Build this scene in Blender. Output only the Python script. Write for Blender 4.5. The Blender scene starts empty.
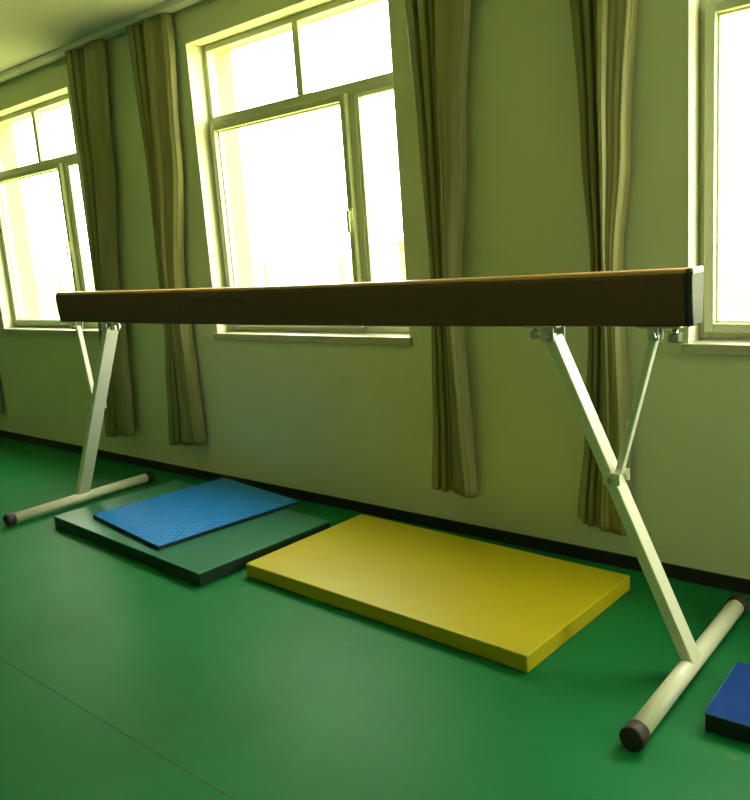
import bpy, bmesh, math, random
from mathutils import Vector, Matrix
random.seed(4)
S = bpy.context.scene
COL = S.collection
# ------------------------------------------------------------------ materials
def mat(name, col, rough=.6, metal=0., spec=.5, noise=None, bump=None, extra=None, sheen=0., aniso=None):
    m = bpy.data.materials.new(name); m.use_nodes = True
    nt = m.node_tree; b = nt.nodes['Principled BSDF']
    b.inputs['Base Color'].default_value = (*col, 1); b.inputs['Roughness'].default_value = rough
    b.inputs['Metallic'].default_value = metal; b.inputs['Specular IOR Level'].default_value = spec
    if name == 'olive_satin': b.inputs['Specular Tint'].default_value = (1, .92, .5, 1)
    tc = nt.nodes.new('ShaderNodeTexCoord')
    if noise:                                    # (scale, amount): slight tone mottling
        n = nt.nodes.new('ShaderNodeTexNoise'); n.inputs['Scale'].default_value = noise[0]; n.inputs['Detail'].default_value = 4
        nt.links.new(tc.outputs['Object'], n.inputs['Vector'])
        mx = nt.nodes.new('ShaderNodeMix'); mx.data_type = 'RGBA'
        a = noise[1]
        mx.inputs[6].default_value = (*[c*(1-a) for c in col], 1); mx.inputs[7].default_value = (*[min(1, c*(1+a)) for c in col], 1)
        nt.links.new(n.outputs['Fac'], mx.inputs[0]); nt.links.new(mx.outputs[2], b.inputs['Base Color'])
    if bump:                                     # (scale, strength, distance)
        n = nt.nodes.new('ShaderNodeTexNoise'); n.inputs['Scale'].default_value = bump[0]; n.inputs['Detail'].default_value = 3
        nt.links.new(tc.outputs['Object'], n.inputs['Vector'])
        bp = nt.nodes.new('ShaderNodeBump'); bp.inputs['Strength'].default_value = bump[1]; bp.inputs['Distance'].default_value = bump[2]
        nt.links.new(n.outputs['Fac'], bp.inputs['Height']); nt.links.new(bp.outputs['Normal'], b.inputs['Normal'])
    if extra: extra(nt, b, tc)
    return m

M = {}
M['wall'] = mat('wall_paint', (.67, .72, .45), .75, spec=.25, noise=(1.3, .05), bump=(60, .08, .004))
M['walldark'] = mat('wall_paint_low_bounce', (.30, .31, .18), .75)  # unseen rear wall, colour darkened to cut bounced light
M['ceiling'] = mat('ceiling_paint', (.62, .63, .52), .9)
M['reveal'] = mat('reveal_paint', (.78, .77, .55), .6, noise=(5, .03))
M['outer'] = mat('outer_render', (.72, .64, .14), .8)
M['frame'] = mat('window_frame_plastic', (.50, .54, .36), .4)
M['sill'] = mat('sill_stone', (.46, .46, .30), .3)
M['bead'] = mat('glazing_bead_plastic', (.72, .72, .50), .3)
M['base'] = mat('baseboard_brown', (.022, .017, .010), .45, noise=(8, .2))
M['white'] = mat('white_enamel', (.77, .76, .57), .32, noise=(20, .03), bump=(120, .10, .001))
M['suede'] = mat('brown_suede', (.150, .080, .054), .85, spec=.2, noise=(40, .14), bump=(220, .25, .001))
M['tan'] = mat('tan_wood_top', (.64, .34, .12), .45, noise=(6, .12))
M['rubber'] = mat('dark_rubber', (.035, .022, .015), .6, noise=(30, .2))
M['gasket'] = mat('black_gasket', (.01, .02, .016), .5)
M['chrome'] = mat('brushed_zinc', (.55, .58, .50), .28, metal=1.)
M['capmetal'] = mat('end_cap_aluminium', (.05, .055, .045), .55, spec=.3)
M['yellow'] = mat('yellow_vinyl', (.52, .42, .006), .42, spec=.4, noise=(3, .05), bump=(90, .12, .0015))
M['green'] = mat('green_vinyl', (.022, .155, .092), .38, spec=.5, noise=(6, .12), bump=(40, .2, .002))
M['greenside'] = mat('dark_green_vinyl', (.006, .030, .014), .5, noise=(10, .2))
M['blackfoam'] = mat('black_foam', (.012, .013, .012), .7, noise=(60, .3), bump=(150, .3, .002))
M['navy'] = mat('navy_fabric', (.008, .048, .25), .85, noise=(14, .30), bump=(160, .5, .002), spec=.15)
M['navypipe'] = mat('blue_piping', (.05, .14, .33), .6)
M['fence'] = mat('pale_yellow_wall', (.60, .58, .15), .9, noise=(1, .1))
M['ground'] = mat('pale_concrete', (.50, .50, .16), .9, noise=(.5, .1))
M['track'] = mat('white_track', (.75, .76, .66), .4)

def blue_extra(nt, b, tc):                       # diamond-ribbed embossing
    mp = nt.nodes.new('ShaderNodeMapping'); nt.links.new(tc.outputs['Object'], mp.inputs['Vector'])
    hs = []
    for ang in (-40, 50):
        m2 = nt.nodes.new('ShaderNodeMapping'); m2.inputs['Rotation'].default_value = (0, 0, math.radians(ang))
        nt.links.new(tc.outputs['Object'], m2.inputs['Vector'])
        w = nt.nodes.new('ShaderNodeTexWave'); w.bands_direction = 'X'; w.inputs['Scale'].default_value = 12 if ang < 45 else 7
        w.inputs['Distortion'].default_value = .5; w.inputs['Detail'].default_value = 0
        nt.links.new(m2.outputs['Vector'], w.inputs['Vector']); hs.append(w)
    mx = nt.nodes.new('ShaderNodeMath'); mx.operation = 'MULTIPLY_ADD'; mx.inputs[1].default_value = .4
    nt.links.new(hs[1].outputs['Fac'], mx.inputs[0]); nt.links.new(hs[0].outputs['Fac'], mx.inputs[2])
    bp = nt.nodes.new('ShaderNodeBump'); bp.inputs['Strength'].default_value = .9; bp.inputs['Distance'].default_value = .0042
    nt.links.new(mx.outputs[0], bp.inputs['Height']); nt.links.new(bp.outputs['Normal'], b.inputs['Normal'])
M['blue'] = mat('blue_embossed_foam', (.005, .20, .62), .4, spec=.3, extra=blue_extra)

def floor_extra(nt, b, tc):
    geo = nt.nodes.new('ShaderNodeNewGeometry')
    n = nt.nodes.new('ShaderNodeTexNoise'); n.inputs['Scale'].default_value = 1.6; n.inputs['Detail'].default_value = 5
    nt.links.new(geo.outputs['Position'], n.inputs['Vector'])
    cr = nt.nodes.new('ShaderNodeValToRGB')
    cr.color_ramp.elements[0].position = .3; cr.color_ramp.elements[0].color = (.004, .140, .036, 1)
    cr.color_ramp.elements[1].position = .7; cr.color_ramp.elements[1].color = (.008, .180, .048, 1)
    nt.links.new(n.outputs['Fac'], cr.inputs['Fac'])
    # a few worn brownish scuffs
    n2 = nt.nodes.new('ShaderNodeTexNoise'); n2.inputs['Scale'].default_value = 5.5; n2.inputs['Detail'].default_value = 6
    nt.links.new(geo.outputs['Position'], n2.inputs['Vector'])
    cr2 = nt.nodes.new('ShaderNodeValToRGB')
    cr2.color_ramp.elements[0].position = .70; cr2.color_ramp.elements[0].color = (0, 0, 0, 1)
    cr2.color_ramp.elements[1].position = .78; cr2.color_ramp.elements[1].color = (.6, .6, .6, 1)
    nt.links.new(n2.outputs['Fac'], cr2.inputs['Fac'])
    mx = nt.nodes.new('ShaderNodeMix'); mx.data_type = 'RGBA'; mx.inputs[7].default_value = (.16, .17, .06, 1)
    nt.links.new(cr2.outputs['Color'], mx.inputs[0]); nt.links.new(cr.outputs['Color'], mx.inputs[6])
    nt.links.new(mx.outputs[2], b.inputs['Base Color'])
    n3 = nt.nodes.new('ShaderNodeTexNoise'); n3.inputs['Scale'].default_value = 4; n3.inputs['Detail'].default_value = 3
    nt.links.new(geo.outputs['Position'], n3.inputs['Vector'])
    bp = nt.nodes.new('ShaderNodeBump'); bp.inputs['Strength'].default_value = .25; bp.inputs['Distance'].default_value = .02
    nt.links.new(n3.outputs['Fac'], bp.inputs['Height'])
    n4 = nt.nodes.new('ShaderNodeTexNoise'); n4.inputs['Scale'].default_value = 160
    nt.links.new(geo.outputs['Position'], n4.inputs['Vector'])
    bp2 = nt.nodes.new('ShaderNodeBump'); bp2.inputs['Strength'].default_value = .15; bp2.inputs['Distance'].default_value = .002
    nt.links.new(n4.outputs['Fac'], bp2.inputs['Height']); nt.links.new(bp.outputs['Normal'], bp2.inputs['Normal'])
    nt.links.new(bp2.outputs['Normal'], b.inputs['Normal'])
M['floor'] = mat('green_sports_floor', (.02, .2, .05), .5, spec=.16, extra=floor_extra)
M['seam'] = mat('floor_seam', (.010, .10, .026), .6)

def cur_extra(nt, b, tc):                        # fine vertical weave
    mp = nt.nodes.new('ShaderNodeMapping'); mp.inputs['Scale'].default_value = (120, 120, 6)
    nt.links.new(tc.outputs['Object'], mp.inputs['Vector'])
    n = nt.nodes.new('ShaderNodeTexNoise'); n.inputs['Scale'].default_value = 1.5
    nt.links.new(mp.outputs['Vector'], n.inputs['Vector'])
    bp = nt.nodes.new('ShaderNodeBump'); bp.inputs['Strength'].default_value = .12; bp.inputs['Distance'].default_value = .002
    nt.links.new(n.outputs['Fac'], bp.inputs['Height']); nt.links.new(bp.outputs['Normal'], b.inputs['Normal'])
M['curtain'] = mat('olive_satin', (.25, .24, .095), .38, spec=.6, extra=cur_extra)

def glass():
    m = bpy.data.materials.new('window_glass'); m.use_nodes = True; nt = m.node_tree; nt.nodes.clear()
    o = nt.nodes.new('ShaderNodeOutputMaterial'); t = nt.nodes.new('ShaderNodeBsdfTransparent'); g = nt.nodes.new('ShaderNodeBsdfGlossy')
    t.inputs['Color'].default_value = (.95, .97, .94, 1); g.inputs['Roughness'].default_value = .02
    mx = nt.nodes.new('ShaderNodeMixShader'); mx.inputs[0].default_value = .05; nt.links.new(t.outputs[0], mx.inputs[1]); nt.links.new(g.outputs[0], mx.inputs[2])
    nt.links.new(mx.outputs[0], o.inputs['Surface']); return m
M['glass'] = glass()

# ------------------------------------------------------------------ helpers
def box(bm, x0, x1, y0, y1, z0, z1, mi=0, mtx=None):
    vs = [bm.verts.new((x, y, z)) for x in (x0, x1) for y in (y0, y1) for z in (z0, z1)]
    if mtx: 
        for v in vs: v.co = mtx @ v.co
    for f in ((0, 1, 3, 2), (4, 6, 7, 5), (0, 4, 5, 1), (2, 3, 7, 6), (0, 2, 6, 4), (1, 5, 7, 3)):
        bm.faces.new([vs[i] for i in f]).material_index = mi
    return vs
def tube(bm, a, b, r, n=20, r2=None, mi=0, ends=True):
    a, b = Vector(a), Vector(b); d = (b-a).normalized()
    u = d.orthogonal().normalized(); w = d.cross(u); r2 = r if r2 is None else r2
    A = [bm.verts.new(a+(u*math.cos(t)+w*math.sin(t))*r) for t in [2*math.pi*i/n for i in range(n)]]
    B = [bm.verts.new(b+(u*math.cos(t)+w*math.sin(t))*r2) for t in [2*math.pi*i/n for i in range(n)]]
    for i in range(n):
        f = bm.faces.new([A[i], A[(i+1) % n], B[(i+1) % n], B[i]]); f.smooth = True; f.material_index = mi
    if ends:
        bm.faces.new(A[::-1]).material_index = mi; bm.faces.new(B).material_index = mi
def lathe(bm, axis_o, axis_d, prof, n=24):       # prof: list of (t along axis, r)
    o, d = Vector(axis_o), Vector(axis_d).normalized(); u = d.orthogonal().normalized(); w = d.cross(u)
    rings = []
    for t, r in prof:
        rings.append([bm.verts.new(o+d*t+(u*math.cos(a)+w*math.sin(a))*max(r, 1e-4)) for a in [2*math.pi*i/n for i in range(n)]])
    for A, B in zip(rings, rings[1:]):
        for i in range(n):
            f = bm.faces.new([A[i], A[(i+1) % n], B[(i+1) % n], B[i]]); f.smooth = n > 8
    bm.faces.new(rings[0][::-1]); bm.faces.new(rings[-1])
def extrude_x(bm, prof, x0, x1, nseg=1, sag=0):         # prof: (y,z) closed polygon
    rings = []
    for k in range(nseg+1):
        x = x0+(x1-x0)*k/nseg; dz = -sag*(1-(2*k/nseg-1)**2)
        rings.append([bm.verts.new((x, y, z+dz)) for y, z in prof])
    n = len(prof)
    for A, B in zip(rings, rings[1:]):
        for i in range(n): bm.faces.new([A[i], A[(i+1) % n], B[(i+1) % n], B[i]])
    bm.faces.new(rings[0][::-1]); bm.faces.new(rings[-1])
def obj(name, bm, mats, parent=None, bevel=0, seg=2, origin=None, smooth=None):
    bmesh.ops.recalc_face_normals(bm, faces=bm.faces[:])
    if origin is not None:
        bmesh.ops.translate(bm, vec=-Vector(origin), verts=bm.verts[:])
    me = bpy.data.meshes.new(name); bm.to_mesh(me); bm.free()
    if smooth is not None:
        me.polygons.foreach_set('use_smooth', [smooth]*len(me.polygons))
    for m in (mats if isinstance(mats, (list, tuple)) else [mats]): me.materials.append(M[m])
    o = bpy.data.objects.new(name, me); COL.objects.link(o)
    if origin is not None: o.location = origin
    if parent: o.parent = parent; o.matrix_parent_inverse = Matrix.Translation(-parent_world(parent)) if parent_world(parent).length > 0 else Matrix()
    if bevel:
        b = o.modifiers.new('bevel', 'BEVEL'); b.width = bevel; b.segments = seg; b.limit_method = 'ANGLE'; b.angle_limit = math.radians(40)
    return o
def parent_world(p):
    v = Vector(p.location)
    while p.parent: p = p.parent; break
    return v
def BM(): return bmesh.new()
def struct(name, bm, mats, parent=None, **k):
    o = obj(name, bm, mats, parent, **k)
    if parent is None: o['kind'] = 'structure'
    return o
def tag(o, label, cat, group=None):
    o['label'] = label; o['category'] = cat; o['kind'] = 'thing'
    if group: o['group'] = group

# ------------------------------------------------------------------ the room
XL, XR, YF, H, WT = -9.6, 3.2, -6.6, 2.8, .33    # left, right, rear, height, wall thickness
Z0, Z1 = .945, 2.60                               # opening bottom / top
WIN = [(-6.67, -5.18), (-3.88, -2.40), (-1.078, .41), (1.72, 3.0)]
def wall_with_openings(bm, u0, u1, t0, t1, ops, z0, z1, axis='x', ztop=H):
    us = [u0]+[v for o in ops for v in o]+[u1]
    def b(a, c, za, zb):
        if axis == 'x': box(bm, a, c, t0, t1, za, zb)
        else: box(bm, t0, t1, a, c, za, zb)
    for i in range(0, len(us), 2): b(us[i], us[i+1], 0, ztop)
    for a, c in ops: b(a, c, 0, z0); b(a, c, z1, ztop)
bm = BM(); wall_with_openings(bm, XL-.2, XR+.2, 0, .17, WIN, Z0, Z1); struct('wall_back', bm, 'wall')
bm = BM(); wall_with_openings(bm, XL-.2, XR+.2, .17, WT, WIN, Z0-.02, Z1); struct('wall_back_outside', bm, 'outer')
ADDED_RW = [(-1.0, -.12)]  # unseen window added in the right wall to light right-facing sides
bm = BM(); wall_with_openings(bm, YF, 0, XR, XR+.2, ADDED_RW, .9, 2.6, 'y'); struct('wall_right', bm, 'wall')
bm = BM(); wall_with_openings(bm, YF, 0, XL-.2, XL, [], .9, 2.6, 'y'); struct('wall_left', bm, 'wall')
FW = []
bm = BM(); wall_with_openings(bm, XL-.2, XR+.2, YF-.2, YF, FW, 1.0, 2.5); struct('wall_front', bm, 'walldark')
bm = BM(); box(bm, XL-.2, XR+.2, YF-.2, WT, -.15, 0); struct('floor', bm, 'floor')
bm = BM(); box(bm, XL-.2, XR+.2, YF-.2, WT, H, H+.15); struct('ceiling', bm, 'ceiling')
bm = BM(); box(bm, XL, XR, -.012, 0, 0, .058); struct('baseboard_back', bm, 'base', bevel=.003)
bm = BM(); box(bm, XL, XL+.012, YF, -.012, 0, .058); struct('baseboard_left', bm, 'base')
bm = BM(); box(bm, XR-.012, XR, YF, -.012, 0, .058); struct('baseboard_right', bm, 'base')
bm = BM(); box(bm, XL, XR, -1.917, -1.912, 0, .0008); struct('trim_1', bm, 'seam')           # floor seam
bm = BM(); box(bm, XL, XR, -.10, -.03, H-.035, H); struct('trim_2', bm, 'track')               # curtain track under the ceiling

# reveal linings (smooth pale plaster), frames, sashes, sills
FY = .11
def ring(bm, x0, x1, z0, z1, w, y0, y1):
    box(bm, x0, x0+w, y0, y1, z0, z1); box(bm, x1-w, x1, y0, y1, z0, z1)
    box(bm, x0+w, x1-w, y0, y1, z0, z0+w); box(bm, x0+w, x1-w, y0, y1, z1-w, z1)
def make_window(n, x0, x1):
    root = bpy.data.objects.new('window_%d' % n, None); COL.objects.link(root); root.location = ((x0+x1)/2, 0, Z0); root['kind'] = 'structure'
    e = .001
    bm = BM()                                     # reveal lining
    box(bm, x0, x0+.006, -e, FY+.06, Z0+e, Z1-e); box(bm, x1-.006, x1, -e, FY+.06, Z0+e, Z1-e); box(bm, x0+.006, x1-.006, -e, FY+.06, Z1-.007, Z1-e)
    obj('reveal', bm, 'reveal', root)
    a, b = x0+.006, x1-.006
    zs0, zs1 = Z0+.012, Z1-.007
    tr0, tr1 = 2.125, 2.20                       # transom
    mull = x0+1.09
    bm = BM()
    ring(bm, a, b, zs0, zs1, .034, FY, FY+.06)
    box(bm, a+.034, b-.034, FY+.001, FY+.06, tr0+.02, tr1)
    box(bm, mull, mull+.045, FY+.001, FY+.06, zs0+.034, tr0+.02)
    xm = (x0+x1)/2+.02
    box(bm, xm-.02, xm+.025, FY+.001, FY+.06, tr1, zs1-.034)
    fr = obj('window_frame', bm, 'frame', root, bevel=.004)
    # opening sash on the left
    bm = BM(); s0, s1 = a+.026, mull+.004
    ring(bm, s0, s1, zs0+.026, tr0+.028, .036, FY-.028, FY+.03)
    sash = obj('sash', bm, 'frame', root, bevel=.005)
    bm = BM(); ring(bm, s0+.034, s1-.034, zs0+.060, tr0-.006, .010, FY+.002, FY+.026)
    obj('glazing_bead', bm, 'bead', root, bevel=.003)
    bm = BM(); ring(bm, mull+.045, b-.034, zs0+.034, tr0+.02, .022, FY+.006, FY+.04)
    obj('glazing_bead', bm, 'bead', root, bevel=.003)
    bm = BM(); box(bm, s0+.03, s1-.03, FY+.012, FY+.016, zs0+.06, tr0-.004); obj('pane', bm, 'glass', root)
    bm = BM(); box(bm, mull+.05, b-.05, FY+.018, FY+.022, zs0+.05, tr0); obj('pane', bm, 'glass', root)
    bm = BM(); box(bm, a+.03, xm-.018, FY+.018, FY+.022, tr1-.004, zs1-.03); obj('pane', bm, 'glass', root)
    bm = BM(); box(bm, xm+.023, b-.03, FY+.018, FY+.022, tr1-.004, zs1-.03); obj('pane', bm, 'glass', root)
    bm = BM(); hx = s1-.010
    box(bm, hx-.013, hx+.013, FY-.034, FY-.028, 1.535, 1.595)
    tube(bm, (hx, FY-.032, 1.575), (hx, FY-.052, 1.575), .008, 12)
    box(bm, hx-.009, hx+.009, FY-.060, FY-.049, 1.475, 1.585)
    obj('handle', bm, 'white', root, bevel=.003)
    bm = BM(); box(bm, x0-.014, x1+.012, -.018, 0, Z0-.030, Z0+.010); box(bm, x0+e, x1-e, 0, FY+.058, Z0-.0, Z0+.010)
    obj('window_sill', bm, 'sill', root, bevel=.004)
for i, (x0, x1) in enumerate(WIN): make_window(i+1, x0, x1)
def added_window(n, axis, u0, u1, t, z0, z1):  # frame for an unseen opening added for its daylight
    bm = BM()
    def b(a, c, za, zb):
        if axis == 'x': box(bm, a, c, t, t+.06, za, zb)
        else: box(bm, t, t+.06, a, c, za, zb)
    w = .06
    b(u0, u0+w, z0, z1); b(u1-w, u1, z0, z1); b(u0+w, u1-w, z0, z0+w); b(u0+w, u1-w, z1-w, z1)
    m = u0+(u1-u0)*.68; b(m, m+w, z0+w, z1-w)
    struct('window_%d' % n, bm, 'frame', bevel=.004)
k = 5
for u0, u1 in ADDED_RW: added_window(k, 'y', u0, u1, XR+.08, .9, 2.6); k += 1
for u0, u1 in FW: added_window(k, 'x', u0, u1, YF-.14, 1.0, 2.5); k += 1

# ------------------------------------------------------------------ curtains
def interp(tab, z):
    tab = sorted(tab)
    if z <= tab[0][0]: return tab[0][1:]
    for p, q in zip(tab, tab[1:]):
        if z <= q[0]:
            t = (z-p[0])/(q[0]-p[0]); t = t*t*(3-2*t)
            return [a+(b-a)*t for a, b in zip(p[1:], q[1:])]
    return tab[-1][1:]
def make_curtain(tab, folds, zbot, label, hem):
    # folds: (u, depth) — depth towards the room in metres; smooth in between
    U = 150; nz = 70; bm = BM(); ztop = H-.036
    def depth(u, z):
        d = interp([(a, b) for a, b in folds], u)[0]
        return d*(.85+.15*math.cos(z*2.1+u*5)) + .0008*math.sin(u*61+z*1.3)
    rows = []
    for j in range(nz+1):
        row = []
        for i in range(U+1):
            u = i/U
            zb = zbot+interp(hem, u)[0]
            z = zb+(ztop-zb)*j/nz
            xl, xr = interp(tab, z)
            x = xl+(xr-xl)*u
            x += .006*math.sin(z*2.6+u*9)*math.sin(math.pi*u)
            row.append(bm.verts.new((x, -.028-depth(u, z), z)))
        rows.append(row)
    for A, B in zip(rows, rows[1:]):
        for i in range(U): bm.faces.new([A[i], A[i+1], B[i+1], B[i]])
    xc = sum(interp(tab, zbot))/2
    o = obj('curtain', bm, 'curtain', origin=(xc, -.06, zbot), smooth=True)
    s = o.modifiers.new('cloth', 'SOLIDIFY'); s.thickness = .004; s.offset = 0
    tag(o, label, 'curtain', 'olive curtains hanging between the windows')
    return o
FR = [(0, .03), (.06, .062), (.15, .058), (.19, .012), (.25, .062), (.31, .056), (.35, .004), (.41, .052), (.46, .048), (.50, .022), (.545, .092), (.60, .088), (.68, .072), (.78, .072), (.90, .070), (.97, .052), (1, .0)]
FL = [(0, .035), (.06, .070), (.14, .064), (.19, .020), (.25, .064), (.31, .056), (.36, .000), (.41, .050), (.44, .045), (.47, .004), (.54, .070), (.66, .086), (.84, .090), (.95, .070), (1, .025)]
T2 = [(.22, -4.408, -4.075), (.6, -4.37, -4.075), (1.0, -4.325, -4.085), (1.25, -4.322, -4.093), (2.05, -4.294, -3.984), (2.75, -4.31, -3.93)]
make_curtain([(z, a-2.79, b-2.79) for z, a, b in T2], FR, .22, 'olive curtain at the left edge of the photo, left of the far window', [(0, 0), (1, .01)])
make_curtain([(.2, -5.167, -4.838), (.6, -5.13, -4.80), (1.0, -5.09, -4.775), (1.25, -5.065, -4.785), (2.13, -5.01, -4.668), (2.75, -5.01, -4.60)], FL, .205,
             'olive satin curtain just right of the far left window, behind the left legs', [(0, 0), (.3, .0), (.42, .03), (1, .03)])
make_curtain(T2, FR, .225, 'olive satin curtain with bright central fold just left of the middle window', [(0, 0), (.2, .0), (.3, .01), (1, .03)])
make_curtain([(.22, -2.269, -2.022), (.6, -2.24, -2.035), (1.0, -2.224, -2.050), (1.25, -2.212, -2.042), (1.8, -2.23, -1.99), (2.75, -2.27, -1.90)], FL, .225,
             'olive curtain just right of the middle window, behind the beam', [(0, .015), (.3, .0), (.45, .01), (1, .0)])
make_curtain([(.2, -1.514, -1.29), (.6, -1.472, -1.295), (1.0, -1.449, -1.305), (1.25, -1.432, -1.312), (1.7, -1.462, -1.275), (2.75, -1.52, -1.20)], FR, .185,
             'olive satin curtain left of the right window, behind the right leg of the beam', [(0, .035), (.1, .03), (.18, 0), (1, -.01)])

# ------------------------------------------------------------------ balance beam
BX0, BX1, BY, ZT, ZB = -4.422, -.814, -.655, 1.270, 1.104
beam = bpy.data.objects.new('balance_beam', None); COL.objects.link(beam); beam.location = ((BX0+BX1)/2, BY, 0)
tag(beam, 'long brown balance beam with tan top on white folding steel legs', 'balance beam')
HP = [(.034, 0), (.039, .004), (.0445, .04), (.0485, .085), (.050, .115), (.0495, .145), (.046, .154)]
def prof(s=1., top=.2, dz=0):
    L = [(BY-w*s, ZB+dz+h) for w, h in HP if h <= top]; R = [(BY+w*s, ZB+dz+h) for w, h in HP if h <= top]
    return L[::-1]+R
bm = BM(); extrude_x(bm, prof(), BX0+.02, BX1-.022, 24, .0085); obj('beam_body', bm, 'suede', beam, bevel=.003)
bm = BM()
P = [(BY-.0464, ZB+.1545), (BY-.0455, ZB+.161), (BY-.041, ZB+.166), (BY+.041, ZB+.166), (BY+.0455, ZB+.161), (BY+.0464, ZB+.154)]
extrude_x(bm, P, BX0+.02, BX1-.022, 24, .0085); o = obj('beam_top', bm, 'tan', beam); o['label'] = 'tan top surface of the beam'
def end_cap(xa, xb, sgn):
    full = [(BY+(y-BY)*1.03, ZB-.001+(z-ZB)*1.012) for y, z in ([(BY-w, ZB+h) for w, h in HP[::-1]]+[(BY+w, ZB+h) for w, h in HP])]
    full = [(BY-.041, ZT+.001)]+full+[(BY+.041, ZT+.001)]
    bm = BM(); extrude_x(bm, full, xa, xb)
    g = obj('end_gasket', bm, 'gasket', beam, bevel=.002); g['label'] = 'black rubber edge of the beam end'
    bm = BM(); c = (ZT+ZB)/2
    inner = [(BY+(y-BY)*.97, c+(z-c)*.975) for y, z in full]
    xo = xb+sgn*.010
    extrude_x(bm, inner, min(xb, xo), max(xb, xo))
    e = obj('end_cap', bm, 'capmetal' if sgn > 0 else 'suede', beam, bevel=.0045, seg=3)
    if sgn > 0: e['label'] = 'shiny grey metal end plate'
end_cap(BX1-.020, BX1-.010, 1)
end_cap(BX0+.02, BX0+.010, -1)
# metal lip over the top of the right end
bm = BM(); box(bm, BX1-.012, BX1+.002, BY-.043, BY+.043, ZT-.016, ZT+.003)
o = obj('end_lip', bm, 'chrome', beam, bevel=.006, seg=3); o['label'] = 'bright metal lip on the beam end'

def bar(bm, p, q, tx, ty):                       # rectangular tube between p and q
    p, q = Vector(p), Vector(q); d = (q-p).normalized(); n = Vector((d.z, 0, -d.x))
    vs = []
    for o in (p, q):
        for sx, sy in ((-1, -1), (1, -1), (1, 1), (-1, 1)):
            vs.append(bm.verts.new(o+n*sx*tx/2+Vector((0, sy*ty/2, 0))))
    for f in ((0, 1, 2, 3), (4, 7, 6, 5), (0, 4, 5, 1), (1, 5, 6, 2), (2, 6, 7, 3), (3, 7, 4, 0)): bm.faces.new([vs[i] for i in f])
XC = -2.6205
TXC = {1: -.828, -1: -4.462}; RT = .029; RZ = .037
def support(s):
    X = lambda x: x if s > 0 else 2*XC-x         # mirrored about the beam centre
    tx = TXC[s]
    foot = Vector((tx+(.010 if s > 0 else -.006), BY-(.032 if s > 0 else .036), RZ+RT*.4)); top = Vector((X(-1.283), BY, 1.062))
    bm = BM(); bar(bm, foot, top, .037, .066 if s > 0 else .078)
    leg = obj('leg', bm, 'white', beam, bevel=.004)
    # cross foot
    yc = (-.653); hl = .470
    ya, yb = yc-hl, yc+hl
    if s > 0: ya -= .018
    if s < 0: ya -= .035; yb -= .03
    bm = BM(); xa, xb = tx+(.010 if s > 0 else .010), tx-(.002 if s > 0 else .0)
    tube(bm, (xa, ya+.015, RZ), (xb, yb-.015, RZ), RT, 32)
    base = obj('base_tube', bm, 'white', beam)
    for y, dy, xe in ((ya, -1, xa), (yb, 1, xb)):
        bm = BM(); lathe(bm, (xe, y-dy*.035, RZ), (0, dy, 0), [(0, .0325), (.003, .035), (.040, .0362), (.048, .0345), (.0505, .030)], 32)
        c = obj('rubber_cap', bm, 'rubber', base); c['label'] = 'dark brown rubber end cap'
    # leg hinge clamp under the beam
    px = X(-1.283)
    bm = BM(); box(bm, min(px-s*.085, px+s*.035), max(px-s*.085, px+s*.035), BY-.045, BY+.045, ZB-.008, ZB-.001)
    box(bm, px-.022, px+.022, BY-.042, BY-.036, ZB-.055, ZB-.008); box(bm, px-.022, px+.022, BY+.036, BY+.042, ZB-.055, ZB-.008)
    br = obj('hinge_bracket', bm, 'chrome', beam, bevel=.0015)
    bm = BM(); tube(bm, (px, BY-.054, ZB-.036), (px, BY+.054, ZB-.036), .008, 12)
    lathe(bm, (px, BY-.056, ZB-.036), (0, 1, 0), [(0, .010), (.002, .013), (.012, .013)], 6)
    lathe(bm, (px, BY+.044, ZB-.036), (0, 1, 0), [(0, .013), (.010, .013), (.012, .010)], 6)
    obj('bolt', bm, 'chrome', br)
    kx = px-s*.055
    bm = BM(); tube(bm, (kx, BY-.02, ZB-.008), (kx, BY-.02, ZB-.045), .006, 12)
    lathe(bm, (kx, BY-.02, ZB-.020), (0, 0, -1), [(0, .012), (.003, .018), (.022, .018), (.026, .013)], 8)
    obj('clamp_knob', bm, 'chrome', br)
    # strut
    jt = (.614-foot.z)/(1.062-foot.z); jx = foot.x+(px-foot.x)*jt; jy = foot.y+(BY-foot.y)*jt
    ax = X(-.940)
    j = Vector((jx+s*.022, jy, .628)); a = Vector((ax, BY, 1.075))
    bm = BM(); bar(bm, j, a, .022, .028)
    st = obj('strut', bm, 'white', beam, bevel=.003)
    m = Matrix.Translation(Vector((jx+s*.010, jy, .614))) @ Matrix.Rotation(0, 4, 'Y')
    for sy in (-1, 1):
        bm = BM(); box(bm, -.026, .030, sy*(.037 if s > 0 else .043)-.003, sy*(.037 if s > 0 else .043)+.003, -.018, .022, 0, m)
        obj('pivot_plate', bm, 'white', st, bevel=.002)
    bm = BM(); c = (jx+s*.010, jy, .612)
    tube(bm, (c[0], jy-.048, c[2]), (c[0], jy+.048, c[2]), .006, 12)
    lathe(bm, (c[0], jy-.054, c[2]), (0, 1, 0), [(0, .009), (.002, .013), (.012, .013)], 6)
    lathe(bm, (c[0], jy+.042, c[2]), (0, 1, 0), [(0, .013), (.010, .013), (.012, .009)], 6)
    obj('bolt', bm, 'chrome', st)
    # strut anchor under the beam
    bm = BM(); box(bm, ax-.045, ax+.085 if s > 0 else ax+.045, BY-.04, BY+.04, ZB-.007, ZB-.001) if s > 0 else box(bm, ax-.085, ax+.045, BY-.04, BY+.04, ZB-.007, ZB-.001)
    for sy in (-1, 1): box(bm, ax-.016, ax+.016, BY+sy*.021-.0025, BY+sy*.021+.0025, ZB-.046, ZB-.007)
    an = obj('strut_bracket', bm, 'chrome', beam, bevel=.0015)
    bm = BM(); tube(bm, (ax, BY-.034, ZB-.030), (ax, BY+.034, ZB-.030), .006, 12)
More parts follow.
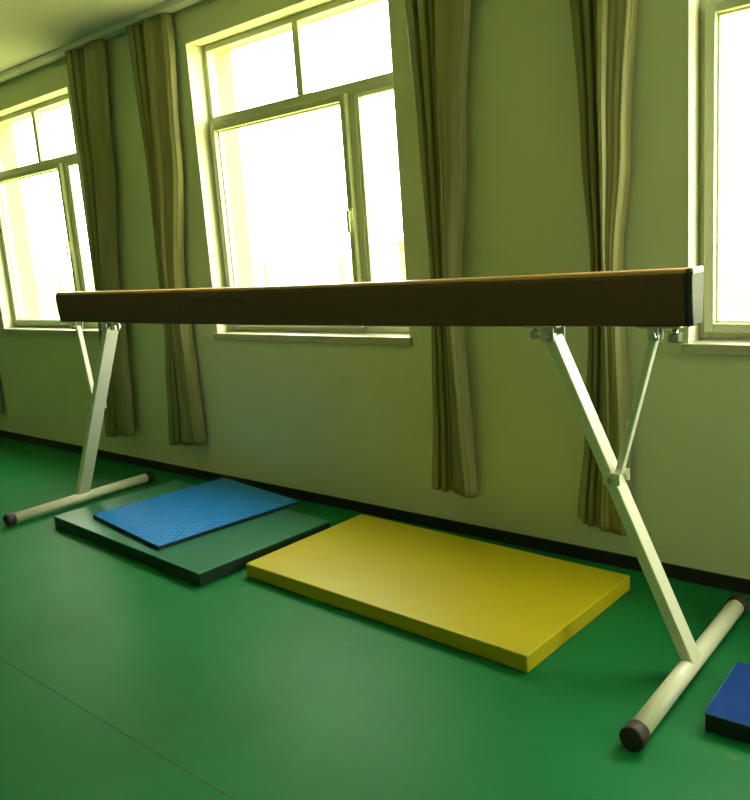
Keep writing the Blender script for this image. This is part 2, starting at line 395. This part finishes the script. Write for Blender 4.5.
    lathe(bm, (ax, BY-.036, ZB-.030), (0, 1, 0), [(0, .010), (.002, .014), (.011, .014)], 6)
    obj('bolt', bm, 'chrome', an)
    if s > 0:
        lx = ax+.062
        bm = BM(); tube(bm, (lx, BY-.01, ZB-.007), (lx, BY-.01, ZB-.040), .009, 12)
        lathe(bm, (lx, BY-.01, ZB-.022), (0, 0, -1), [(0, .016), (.003, .022), (.024, .022), (.028, .016)], 8)
        obj('clamp_knob', bm, 'chrome', an)
support(1); support(-1)

# ------------------------------------------------------------------ mats
def slab(name, ox, oy, ang, L, W, z0, th, top, side, label, cat='mat', bev=.006, split=None):
    root_loc = (ox, oy, z0)
    R = Matrix.Rotation(ang, 4, 'Z')
    root = bpy.data.objects.new(name, None); COL.objects.link(root); root.location = root_loc; root.rotation_euler = (0, 0, ang)
    tag(root, label, cat)
    zc = th*split if split else th
    def part(nm, bmm, mt, b):
        me = bpy.data.meshes.new(nm); bmesh.ops.recalc_face_normals(bmm, faces=bmm.faces[:]); bmm.to_mesh(me); bmm.free(); me.materials.append(M[mt])
        o = bpy.data.objects.new(nm, me); COL.objects.link(o); o.parent = root
        if b:
            md = o.modifiers.new('bevel', 'BEVEL'); md.width = b; md.segments = 3; md.limit_method = 'ANGLE'
        return o
    return root, part
# yellow
r, part = slab('gym_mat', -2.69, -.916, -.028, 1.440, .76, 0, .066, 'yellow', 'yellow', 'yellow vinyl mat lying alone on the green floor under the beam')
bm = BM(); box(bm, 0, 1.440, 0, .76, .001, .063); part('vinyl_cover', bm, 'yellow', .005)
# green
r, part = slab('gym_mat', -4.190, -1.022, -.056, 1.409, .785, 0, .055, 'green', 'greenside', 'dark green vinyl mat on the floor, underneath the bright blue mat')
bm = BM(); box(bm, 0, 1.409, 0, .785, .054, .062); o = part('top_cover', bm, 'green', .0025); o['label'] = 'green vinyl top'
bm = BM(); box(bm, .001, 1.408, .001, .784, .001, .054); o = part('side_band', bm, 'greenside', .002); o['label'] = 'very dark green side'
# blue
ang = math.atan2(-.10, .75)
r, part = slab('foam_mat', -3.945, -.925, ang, 0.762, .828, .0625, .021, 'blue', 'blackfoam', 'bright blue ribbed foam mat lying on top of the dark green mat')
bm = BM(); box(bm, 0, .762, 0, .828, .016, .021); o = part('blue_layer', bm, 'blue', .0015); o['label'] = 'blue ribbed top layer'
bm = BM(); box(bm, .001, .761, .001, .827, 0, .016); o = part('black_layer', bm, 'blackfoam', .001); o['label'] = 'black foam underside'
# navy
r, part = slab('gym_mat', -.692, -.952, .03, .9, .325, 0, .057, 'navy', 'blackfoam', 'navy blue fabric-topped mat at the right edge of the photo')
bm = BM(); box(bm, 0, .9, 0, .325, .052, .057); o = part('fabric_top', bm, 'navy', .0022); o['label'] = 'navy fabric top'
bm = BM(); box(bm, .001, .899, .001, .324, .001, .052); o = part('side_band', bm, 'blackfoam', .002); o['label'] = 'black side'
bm = BM()
for a, b in (((0, 0), (.9, 0)), ((0, 0), (0, .325)), ((0, .325), (.9, .325)), ((.9, 0), (.9, .325))):
    tube(bm, (*a, .0545), (*b, .0545), .0022, 8)
o = part('piping', bm, 'navypipe', 0); o['label'] = 'lighter blue edge piping'

# ------------------------------------------------------------------ outside the windows
bm = BM(); box(bm, -60, 40, WT, 60, -.5, -.35); struct('ground', bm, 'ground')
bm = BM(); box(bm, -45, 30, 14, 14.25, -.35, 1.15)
for i in range(24): box(bm, -45+i*3.2, -44.6+i*3.2, 13.9, 14.35, -.35, 1.35)
o = obj('garden_wall', bm, 'fence', origin=(-8, 14, -.35)); tag(o, 'pale yellow low wall with piers far outside the windows', 'wall')
shed = bpy.data.objects.new('shed', None); COL.objects.link(shed); shed.location = (-9, 10.5, -.35)
tag(shed, 'pale ribbed shed outside, seen through the middle window', 'shed')
bm = BM(); box(bm, -10.1, -8.9, 9.5, 11.5, -.35, 1.45)
for i in range(9): box(bm, -10.05+i*.13, -10.0+i*.13, 9.47, 9.5, -.35, 1.42)
obj('wall', bm, 'fence', shed)
bm = BM(); box(bm, -10.2, -8.8, 9.3, 11.7, 1.45, 1.53); obj('roof', bm, 'reveal', shed, bevel=.01)

# ------------------------------------------------------------------ daylight
SKY = 16.5
w = bpy.data.worlds.new('sky'); S.world = w; w.use_nodes = True
bg = w.node_tree.nodes['Background']; bg.inputs['Color'].default_value = (1.0, 1.0, .88, 1); bg.inputs['Strength'].default_value = SKY
def portal(name, loc, rot, sx, sy):
    l = bpy.data.lights.new(name, 'AREA'); l.shape = 'RECTANGLE'; l.size = sx; l.size_y = sy; l.cycles.is_portal = True
    o = bpy.data.objects.new(name, l); COL.objects.link(o); o.location = loc; o.rotation_euler = rot
for x0, x1 in WIN: portal('daylight_portal', ((x0+x1)/2, WT+.03, (Z0+Z1)/2), (math.radians(-90), 0, 0), x1-x0, Z1-Z0)
for u0, u1 in ADDED_RW: portal('daylight_portal', (XR+.23, (u0+u1)/2, 1.75), (0, math.radians(90), 0), 1.7, u1-u0)
for u0, u1 in FW: portal('daylight_portal', ((u0+u1)/2, YF-.23, 1.75), (math.radians(90), 0, 0), u1-u0, 1.5)

# ------------------------------------------------------------------ camera
cam = bpy.data.cameras.new('camera'); co = bpy.data.objects.new('camera', cam); COL.objects.link(co)
f = Vector((-0.64705715, 0.73897144, -0.18771855)); r = Vector((0.75945766, 0.64644543, -0.07302308)); u = r.cross(f)
co.matrix_world = Matrix(((r.x, u.x, -f.x, 0), (r.y, u.y, -f.y, -3.0363), (r.z, u.z, -f.z, 1.3983), (0, 0, 0, 1)))
cam.sensor_fit = 'HORIZONTAL'; cam.sensor_width = 36; cam.lens = 36*802.5/750; cam.clip_start = .05; cam.clip_end = 300
S.camera = co
S.view_settings.view_transform = 'Standard'; S.view_settings.look = 'None'; S.view_settings.exposure = 0; S.view_settings.gamma = 1
S.view_settings.use_curve_mapping = False
